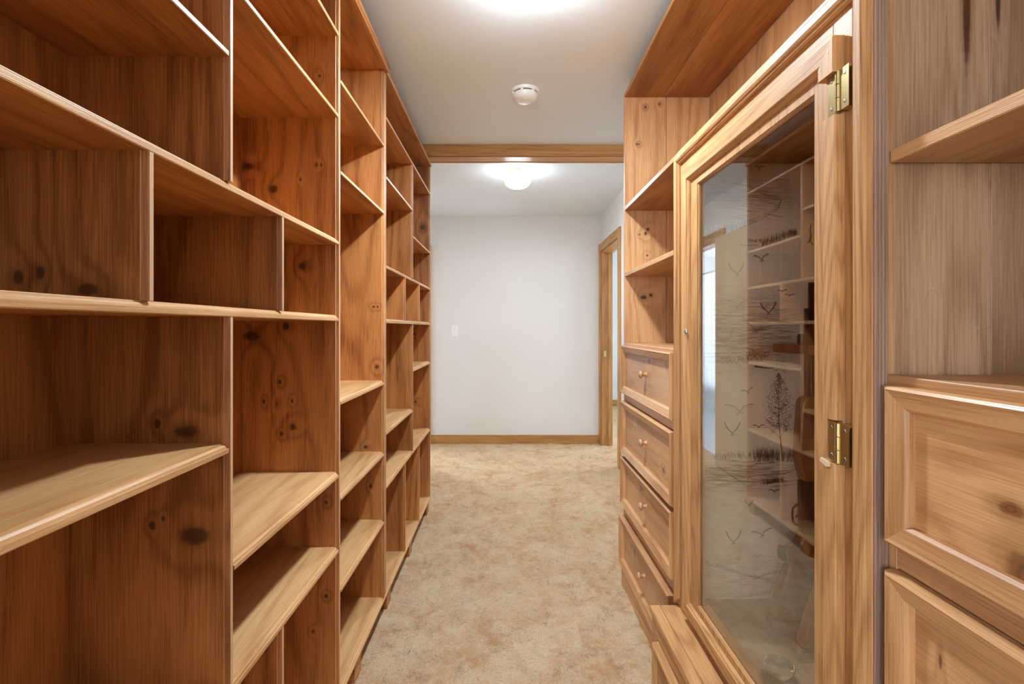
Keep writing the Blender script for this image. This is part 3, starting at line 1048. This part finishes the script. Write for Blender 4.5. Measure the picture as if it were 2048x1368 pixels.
box('cabinet_floor', 0.572, SB, 0.772, 1.572, FZ - 0.02, FZ, floor_m, gun)
box('cabinet_top', 0.552, SB, Y_G0 + 0.001, Y_G1, GZ1, GZ1 + 0.019, oak_h, gun)
for (a, b_) in ((0.758, 1.03), (1.031, 1.31), (1.311, 1.5915)):
    box('back_board', SB, SB + 0.012, a, b_, 0, Z_CAN, rpine_v, gun)
# projecting base
BX = 0.457
box('ledge_board', BX, 0.489, Y_G0, 1.578, 0.331, 0.353, oak_h, gun, bevel=0.002)
box('ledge_board', 0.4895, 0.572, Y_G0, 1.578, 0.331, 0.3525, oak_h, gun, bevel=0.001)
box('base_front', BX + 0.006, BX + 0.024, Y_G0, 1.572, 0.0, 0.331, oak_h, gun)
box('base_side', BX + 0.024, 0.572, 1.556, 1.572, 0.0, 0.331, rpine_v, gun)
bd = box('base_door', BX - 0.006, BX + 0.005, 0.80, 1.500, 0.045, 0.285, oak_h, gun)
frame('moulding', 0.80, 1.500, 0.045, 0.285, BX - 0.006, [(0.0, 0.006), (0.004, 0.011), (0.010, 0.012), (0.024, 0.006), (0.026, 0.002)], (oak_h, oak_v), bd)

# glass door
DX = 0.545
DY0, DY1, DZ0, DZ1 = 0.800, 1.500, 0.384, 1.716
GY0, GY1, GZa, GZb = 0.873, 1.412, 0.442, 1.655
bm = bmesh.new()
bm_box(bm, DX, DX + 0.004, DY0, GY0, DZ0, DZ1)
bm_box(bm, DX, DX + 0.004, GY1, DY1, DZ0, DZ1)
bm_box(bm, DX, DX + 0.004, GY0, GY1, DZ0, GZa)
bm_box(bm, DX, DX + 0.004, GY0, GY1, GZb, DZ1)
bm_box(bm, DX + 0.004, DX + 0.021, 0.832, GY0, 0.402, 1.698)
bm_box(bm, DX + 0.004, DX + 0.021, GY1, 1.498, 0.402, 1.698)
bm_box(bm, DX + 0.004, DX + 0.021, GY0, GY1, 0.402, GZa)
bm_box(bm, DX + 0.004, DX + 0.021, GY0, GY1, GZb, 1.698)
door = finish(bm, 'door', oak_v, gun)
STR = [(0.0, 0.010), (0.0015, 0.0125), (0.030, 0.0125), (0.032, 0.0115), (0.0335, 0.0085), (0.036, 0.0085), (0.039, 0.006), (0.041, 0.002)]
frame_piece('door_strip', 'top', DY0, DY1, DZ0, DZ1, DX, STR, oak_h, door)
frame_piece('door_strip', 'bottom', DY0, DY1, DZ0, DZ1, DX, STR, oak_h, door)
frame_piece('door_strip', 'far', DY0, DY1, DZ0, DZ1, DX, STR, oak_v, door)
frame_piece('door_strip', 'near', DY0, DY1, 1.090, 1.588, DX, STR, oak_v, door, mit0=False, mit1=False)
frame_piece('door_strip', 'near', DY0, DY1, DZ0, 1.018, DX, STR, oak_v, door, mit0=True, mit1=False)
frame_piece('corner_block', 'near', DY0, DY1, 1.657, DZ1, DX, [(0.0, 0.0135), (0.0015, 0.016), (0.038, 0.016), (0.041, 0.012)], oak_v, door, mit0=False, mit1=True)
frame('glazing_bead', GY0 - 0.001, GY1 + 0.001, GZa - 0.001, GZb + 0.001, DX + 0.0075, [(0.0, 0.0005), (0.0005, 0.006), (0.005, 0.004), (0.007, 0.0)], (oak_h, oak_v), door)
box('glass_pane', DX + 0.008, DX + 0.011, GY0 - 0.004, GY1 + 0.004, GZa - 0.004, GZb + 0.004, glass_m, door, bevel=0)


def hinge(zc, hh=0.033, chip=False):
    hg = box('hinge', DX - 0.0080, DX - 0.0064, DY0 + 0.002, DY0 + 0.024, zc - hh, zc + hh, brass_m, door, bevel=0.0004)
    box('hinge_packing', DX - 0.0064, DX, DY0 + 0.003, DY0 + 0.024, zc - hh, zc + hh, oak_v, door, bevel=0)
    bm_ = bmesh.new()
    bm_box(bm_, DX - 0.0080, DX - 0.0064, DY0 - 0.026, DY0 - 0.003, zc - hh, zc + hh)
    bm_box(bm_, DX - 0.0064, GF, DY0 - 0.024, DY0 - 0.008, zc - hh, zc + hh)
    finish(bm_, 'hinge_leaf', brass_m, door)
    for k in range(3):
        za = zc - hh + k * 2 * hh / 3
        lathe('hinge_knuckle', [(0.0, 0.0), (0.0042, 0.0004), (0.0042, 2 * hh / 3 - 0.0008), (0.0, 2 * hh / 3 - 0.0004)], (DX - 0.0080, DY0 - 0.0005, za), brass_m, door, seg=14)
    for (y, x) in ((DY0 + 0.015, DX - 0.0080), (DY0 - 0.017, DX - 0.0080)):
        for z in (zc - hh * 0.68, zc + hh * 0.68):
            lathe('hinge_screw', [(0.0, -0.0009), (0.0026, -0.0006), (0.0030, 0.0), (0.0, 0.0)], (x, y, z), screw_m, door, axis='x', seg=10)


hinge(1.624)
hinge(1.053)
prism('bare_chip', [(0.811, 1.017), (0.835, 1.021), (0.838, 1.015), (0.822, 1.009), (0.812, 1.011)], 'yz', DX - 0.0135, DX - 0.0105, rawwood_m, door)
lathe('lock_escutcheon', [(0.0, -0.003), (0.004, -0.0032), (0.0078, -0.002), (0.0085, 0.0), (0.0, 0.0)], (DX - 0.0125, 1.468, 1.229), steel_m, door, axis='x', seg=18)
lathe('keyhole', [(0.0, -0.0042), (0.002, -0.004), (0.002, -0.002), (0.0, -0.002)], (DX - 0.0125, 1.468, 1.229), slot_m, door, axis='x', seg=10)
for z in (1.694, 1.675):
    lathe('nail_head', [(0.0, -0.0006), (0.0013, -0.0005), (0.0013, 0.0), (0.0, 0.0)], (DX - 0.016, 0.812 + (1.694 - z), z), brass_m, door, axis='x', seg=8)

# ---- printed scene on the far side panel (flat print, one sheet)
random.seed(7)
PB = bmesh.new()
PY = 1.5717


def stroke(pts, w0, w1=None):
    """Ribbon through (x, z) points with a tapering width."""
    w1 = w0 if w1 is None else w1
    vs_ = []
    n = len(pts)
    for i, (x, z) in enumerate(pts):
        a = pts[max(i - 1, 0)]
        c = pts[min(i + 1, n - 1)]
        dx, dz = c[0] - a[0], c[1] - a[1]
        l = math.hypot(dx, dz) or 1e-6
        w_ = (w0 + (w1 - w0) * i / max(1, n - 1)) * 0.5
        vs_.append((PB.verts.new((x - dz / l * w_, PY, z + dx / l * w_)), PB.verts.new((x + dz / l * w_, PY, z - dx / l * w_))))
    for a, b__ in zip(vs_, vs_[1:]):
        PB.faces.new((a[0], a[1], b__[1], b__[0]))


def bird(x, z, w_, lift=0.35, tilt=0.0, thick=1.0):
    hw = w_ / 2
    ct_, st_ = math.cos(tilt), math.sin(tilt)

    def tr(p):
        return (x + p[0] * ct_ - p[1] * st_, z + p[0] * st_ + p[1] * ct_)
    for sg in (-1, 1):
        pts = [(0, 0), (sg * hw * 0.28, hw * lift * 0.9), (sg * hw * 0.55, hw * lift * 1.15), (sg * hw * 0.8, hw * lift * 1.35), (sg * hw, hw * lift * 1.2)]
        if lift > 0.7:
            pts = [(0, 0), (sg * hw * 0.25, hw * lift * 0.35), (sg * hw * 0.5, hw * lift * 0.55), (sg * hw * 0.8, hw * lift * 1.0), (sg * hw, hw * lift * 1.5)]
        stroke([tr(p) for p in pts], 0.0011 * thick, 0.0022 * thick)
        stroke([tr((p[0] * 0.9, p[1] * 0.8 - hw * 0.06)) for p in pts], 0.0006 * thick, 0.0009 * thick)
    stroke([tr(p) for p in ((-hw * 0.28, -hw * 0.22), (0, -hw * 0.06), (hw * 0.25, -hw * 0.12))], 0.0012 * thick, 0.0016 * thick)
    stroke([tr(p) for p in ((-hw * 0.20, -hw * 0.26), (0, -hw * 0.22), (hw * 0.25, -hw * 0.12))], 0.0007 * thick)


for (x, z, w_, lf, tl, th) in ((0.805, 1.750, 0.030, 0.3, 0, 0.8), (0.8125, 1.457, 0.050, 0.5, 0.12, 1.5), (0.735, 1.412, 0.048, 1.0, 0.1, 0.8), (0.835, 1.288, 0.050, 0.9, 0.05, 1.6),
                               (0.879, 1.358, 0.030, 0.2, 0.05, 1.2), (0.902, 1.344, 0.032, 0.2, 0.0, 1.2), (0.735, 1.306, 0.065, 0.5, 0, 0.7), (0.793, 1.231, 0.070, 0.3, -0.35, 0.9),
                               (0.695, 1.190, 0.060, 1.0, 0.1, 0.8), (0.769, 1.036, 0.040, 0.4, 0.3, 1.0), (0.742, 0.974, 0.095, 0.35, 0.02, 1.1), (0.719, 0.903, 0.050, 1.0, 0, 1.3),
                               (0.8035, 0.925, 0.037, 0.25, 0.0, 1.1), (0.853, 0.720, 0.034, 0.2, 0.0, 1.2), (0.772, 0.675, 0.028, 0.8, 0.0, 0.9), (0.7225, 0.556, 0.048, 1.0, 0.0, 1.4),
                               (0.814, 0.580, 0.066, 0.35, 0.2, 1.3), (0.74, 0.50, 0.02, 0.6, 0.3, 0.6), (0.80, 0.51, 0.02, 0.5, 0.0, 0.6)):
    bird(x, z, w_, lf, tl, th)
# hawk by the stile
stroke([(0.966, 1.515), (0.970, 1.535), (0.967, 1.555), (0.971, 1.572)], 0.008, 0.003)
stroke([(0.960, 1.512), (0.968, 1.518), (0.976, 1.505)], 0.005, 0.003)


def fence(pts, hgt, n, w_=0.0011):
    seg = [(math.hypot(b__[0] - a[0], b__[1] - a[1])) for a, b__ in zip(pts, pts[1:])]
    tot = sum(seg)
    for i in range(n):
        t = tot * i / (n - 1)
        k = 0
        while k < len(seg) - 1 and t > seg[k]:
            t -= seg[k]
            k += 1
        f = min(1, t / seg[k])
        x = pts[k][0] + (pts[k + 1][0] - pts[k][0]) * f
        z = pts[k][1] + (pts[k + 1][1] - pts[k][1]) * f
        hh = (hgt[0] + (hgt[1] - hgt[0]) * i / (n - 1)) * random.uniform(0.75, 1.1)
        stroke([(x, z), (x + random.uniform(-0.001, 0.001), z + hh)], w_ * random.uniform(0.7, 1.4))
    stroke(pts, 0.0008)


fence([(0.598, 1.508), (0.640, 1.525), (0.700, 1.545), (0.766, 1.566), (0.820, 1.590), (0.866, 1.620), (0.876, 1.648)], (0.034, 0.008), 62)
fence([(0.876, 1.648), (0.850, 1.652), (0.810, 1.670), (0.770, 1.690), (0.730, 1.700), (0.680, 1.712)], (0.010, 0.008), 40, 0.0008)
fence([(0.800, 1.690), (0.830, 1.704), (0.870, 1.712), (0.902, 1.708)], (0.004, 0.007), 26, 0.0008)
fence([(0.63, 0.486), (0.68, 0.474), (0.735, 0.457), (0.790, 0.444), (0.843, 0.432)], (0.014, 0.008), 60, 0.0008)
fence([(0.880, 0.462), (0.84, 0.456), (0.786, 0.436)], (0.006, 0.008), 30, 0.0007)
fence([(0.842, 0.395), (0.79, 0.385), (0.73, 0.378)], (0.012, 0.012), 34, 0.0008)


def grass(x0, x1, zf, hgt, n, lean=0.25):
    for _ in range(n):
        x = random.uniform(x0, x1)
        z = zf(x)
        hh = hgt * random.uniform(0.4, 1.0)
        l = random.gauss(0, lean) * hh
        stroke([(x, z), (x + l * 0.35, z + hh * 0.6), (x + l, z + hh)], 0.0008, 0.0003)


grass(0.815, 0.925, lambda x: 1.503 + (x - 0.81) * 0.35 + random.uniform(-0.008, 0.006), 0.024, 260)
grass(0.770, 0.815, lambda x: 1.515 + random.uniform(-0.004, 0.004), 0.012, 60, 0.6)
grass(0.745, 0.80, lambda x: 1.502 + random.uniform(-0.002, 0.002), 0.006, 40, 0.8)
grass(0.785, 0.925, lambda x: 0.822 + random.uniform(-0.012, 0.010), 0.040 , 330)
grass(0.655, 0.78, lambda x: 0.828 + random.uniform(-0.008, 0.006), 0.018, 130)
grass(0.815, 0.885, lambda x: 0.742 + (x - 0.82) * 0.15 + random.uniform(-0.004, 0.004), 0.020, 160)
grass(0.765, 0.83, lambda x: 1.145 + random.uniform(-0.012, 0.012), 0.026, 150, 0.9)
grass(0.67, 0.77, lambda x: 1.135 + random.uniform(-0.012, 0.012), 0.018, 110, 0.9)
# tree
stroke([(0.879, 0.815), (0.876, 0.855), (0.871, 0.900), (0.868, 0.95), (0.866, 1.03), (0.867, 1.085)], 0.0048, 0.0008)
stroke([(0.8725, 0.885), (0.860, 0.902), (0.848, 0.912)], 0.0018, 0.0008)
stroke([(0.8735, 0.890), (0.880, 0.905), (0.889, 0.915)], 0.0014, 0.0007)
for _ in range(26):
    z = random.uniform(0.915, 1.06)
    sg = random.choice((-1, 1))
    ln = 0.038 * (1 - (z - 0.90) / 0.22) + 0.012
    stroke([(0.868, z), (0.868 + sg * ln * 0.5, z + 0.014), (0.868 + sg * ln, z + 0.022 + random.uniform(0, 0.012))], 0.0012, 0.0005)
for _ in range(900):
    t = random.random()
    z = 0.925 + 0.17 * t
    hw = 0.046 * math.sin(math.pi * min(1, 0.22 + 0.78 * t) ** 0.9) + 0.004
    x = 0.867 + random.gauss(0, 0.5) * hw
    if abs(x - 0.867) > hw * 1.05:
        continue
    r = random.uniform(0.0007, 0.0017)
    a = random.uniform(0, math.pi)
    stroke([(x - r * math.cos(a), z - r * math.sin(a)), (x + r * math.cos(a), z + r * math.sin(a))], r * 1.3)
for _ in range(70):
    x, z = random.gauss(0.846, 0.008), random.gauss(0.912, 0.006)
    stroke([(x, z), (x + 0.0016, z + 0.001)], 0.0014)
    x, z = random.gauss(0.889, 0.006), random.gauss(0.918, 0.006)
    stroke([(x, z), (x + 0.0016, z + 0.001)], 0.0014)
# water and dune hatching
for _ in range(420):
    z = random.choice((random.gauss(1.285, 0.05), random.gauss(1.195, 0.045)))
    x = min(random.uniform(0.63, 0.93), random.uniform(0.63, 1.0))
    l = random.uniform(0.008, 0.04)
    stroke([(x, z), (x + l * 0.5, z + random.uniform(-0.0008, 0.0008)), (x + l, z + random.uniform(-0.001, 0.001))], 0.0005, 0.0003)
for _ in range(150):
    z = random.gauss(0.775, 0.028)
    x = random.uniform(0.63, 0.88)
    l = random.uniform(0.02, 0.08)
    k = (x - 0.74) * 1.3
    stroke([(x, z), (x + l * 0.5, z + l * k * 0.4), (x + l, z + l * k)], 0.0011, 0.0004)
for _ in range(70):
    z = random.gauss(1.635, 0.03)
    x = random.uniform(0.70, 0.85)
    l = random.uniform(0.02, 0.06)
    stroke([(x, z), (x + l * 0.5, z - l * 0.12), (x + l, z - l * 0.15)], 0.0008, 0.0003)
stroke([(0.79, 1.118), (0.82, 1.113), (0.852, 1.112)], 0.007, 0.002)
stroke([(0.792, 1.232), (0.83, 1.234)], 0.003, 0.001)
for (x, z) in ((0.86, 1.105), (0.883, 1.103), (0.888, 1.098), (0.845, 1.140), (0.862, 1.137), (0.88, 1.132)):
    stroke([(x - 0.004, z), (x + 0.004, z + 0.001)], 0.0022, 0.001)
pr = finish(PB, 'printed_scene', print_m, side, recalc=False)
pr['kind'] = 'stuff'
pr['label'] = 'sepia print of gulls, dunes, fences and a tree'

# ---- gun rack bar
rack = thing('gun_rack', (0.90, 1.17, 1.16), 'red-brown notched rack bar inside the glass gun cabinet', 'rack')
pts = [(0.977, 1.571), (0.848, 1.571)]
for yc in (1.43, 1.295, 1.16, 1.025, 0.90):
    pts += [(0.848, yc + 0.050), (0.856, yc + 0.040), (0.860, yc + 0.022), (0.888, yc + 0.0155), (0.898, yc), (0.888, yc - 0.0155), (0.860, yc - 0.022), (0.856, yc - 0.040), (0.848, yc - 0.050)]
pts += [(0.848, 0.773), (0.977, 0.773)]
prism('rack_bar', pts, 'xy', 1.164, 1.190, rack_m, rack)
lathe('rest_peg', [(0.0, 0.0), (0.012, 0.0), (0.014, 0.004), (0.014, 0.026), (0.010, 0.032), (0.0, 0.033)], (0.905, 1.51, 1.190), blackp_m, rack, seg=18)


# ---- long guns
def rifle(y, label):
    r = thing('rifle', (0.88, y, FZ), label, 'rifle', 'long guns in the glass cabinet')
    tube('barrel', [(0.884, y, 0.80), (0.884, y, 1.05), (0.884, y, 1.372)], [0.0105, 0.0095, 0.0085], gun_m, r, 14)
    tube('magazine_tube', [(0.8705, y, 0.80), (0.8705, y, 1.10), (0.8705, y, 1.297)], 0.0072, gun_m, r, 12)
    tube('front_band', [(0.8775, y, 1.285), (0.8775, y, 1.297)], 0.0135, gun_m, r, 14)
    prism('front_sight', [(0.892, 1.352), (0.900, 1.354), (0.900, 1.364), (0.892, 1.370)], 'xz', y - 0.0015, y + 0.0015, gun_m, r)
    prism('forestock', [(0.862, 1.042), (0.850, 1.034), (0.8455, 1.015), (0.840, 0.930), (0.8395, 0.880), (0.842, 0.835), (0.850, 0.812), (0.853, 0.796), (0.888, 0.796), (0.896, 0.83), (0.897, 1.00), (0.890, 1.042)],
          'xz', y - 0.020, y + 0.020, stock_m, r, bevel=0.009, smooth=True)
    prism('receiver', [(0.851, 0.797), (0.851, 0.650), (0.858, 0.640), (0.893, 0.628), (0.902, 0.660), (0.902, 0.797)], 'xz', y - 0.016, y + 0.016, gun_m, r, bevel=0.004, smooth=True)
    tube('trigger_guard', [(0.853, y, 0.728), (0.840, y, 0.727), (0.830, y, 0.716), (0.8285, y, 0.698), (0.830, y, 0.680), (0.838, y, 0.670), (0.853, y, 0.664)], 0.0032, gun_m, r, 8)
    tube('trigger', [(0.853, y, 0.704), (0.845, y, 0.698), (0.838, y, 0.690)], 0.0022, gun_m, r, 8)
    prism('stock', [(0.852, 0.652), (0.846, 0.632), (0.832, 0.612), (0.812, 0.603), (0.801, 0.604), (0.797, 0.590), (0.803, 0.570), (0.812, 0.560), (0.800, 0.525), (0.780, 0.462), (0.764, 0.405),
                    (0.900, 0.381), (0.906, 0.46), (0.910, 0.56), (0.906, 0.625), (0.898, 0.645)], 'xz', y - 0.020, y + 0.020, stock_m, r, bevel=0.011, smooth=True)
    prism('grip_cap', [(0.8005, 0.6055), (0.7955, 0.607), (0.7905, 0.585), (0.797, 0.566), (0.8045, 0.5665)], 'xz', y - 0.015, y + 0.015, blackp_m, r, bevel=0.002)
    prism('butt_pad', [(0.762, 0.406), (0.7575, 0.390), (0.760, 0.383), (0.776, 0.376), (0.898, 0.376), (0.902, 0.380)], 'xz', y - 0.021, y + 0.021, pad_m, r, bevel=0.003)
    prism('toe_plate', [(0.7565, 0.392), (0.7545, 0.384), (0.772, 0.3755), (0.779, 0.3765)], 'xz', y - 0.018, y + 0.018, steel_m, r)
    return r


rifle(1.43, 'walnut-stocked rifle standing in plain view behind the cabinet glass')
rifle(1.295, 'second rifle, mostly hidden behind the hinge side of the cabinet door')

# ---- glass knob on the cabinet floor
gk = thing('glass_knob', (0.655, 1.185, FZ), 'clear glass knob lying on the gun cabinet floor', 'glass knob')
lathe('knob_body', [(0.0, 0.0), (0.030, 0.0), (0.042, 0.006), (0.046, 0.014), (0.042, 0.022), (0.028, 0.028), (0.020, 0.031), (0.024, 0.036), (0.033, 0.043), (0.035, 0.052), (0.030, 0.060), (0.018, 0.065), (0.0, 0.066)],
      (0.655, 1.185, FZ), clear_m, gk, seg=36)
lathe('knob_ring', [(0.010, 0.066), (0.0135, 0.0655), (0.0135, 0.068), (0.010, 0.0685)], (0.655, 1.185, FZ), steel_m, gk, seg=24)
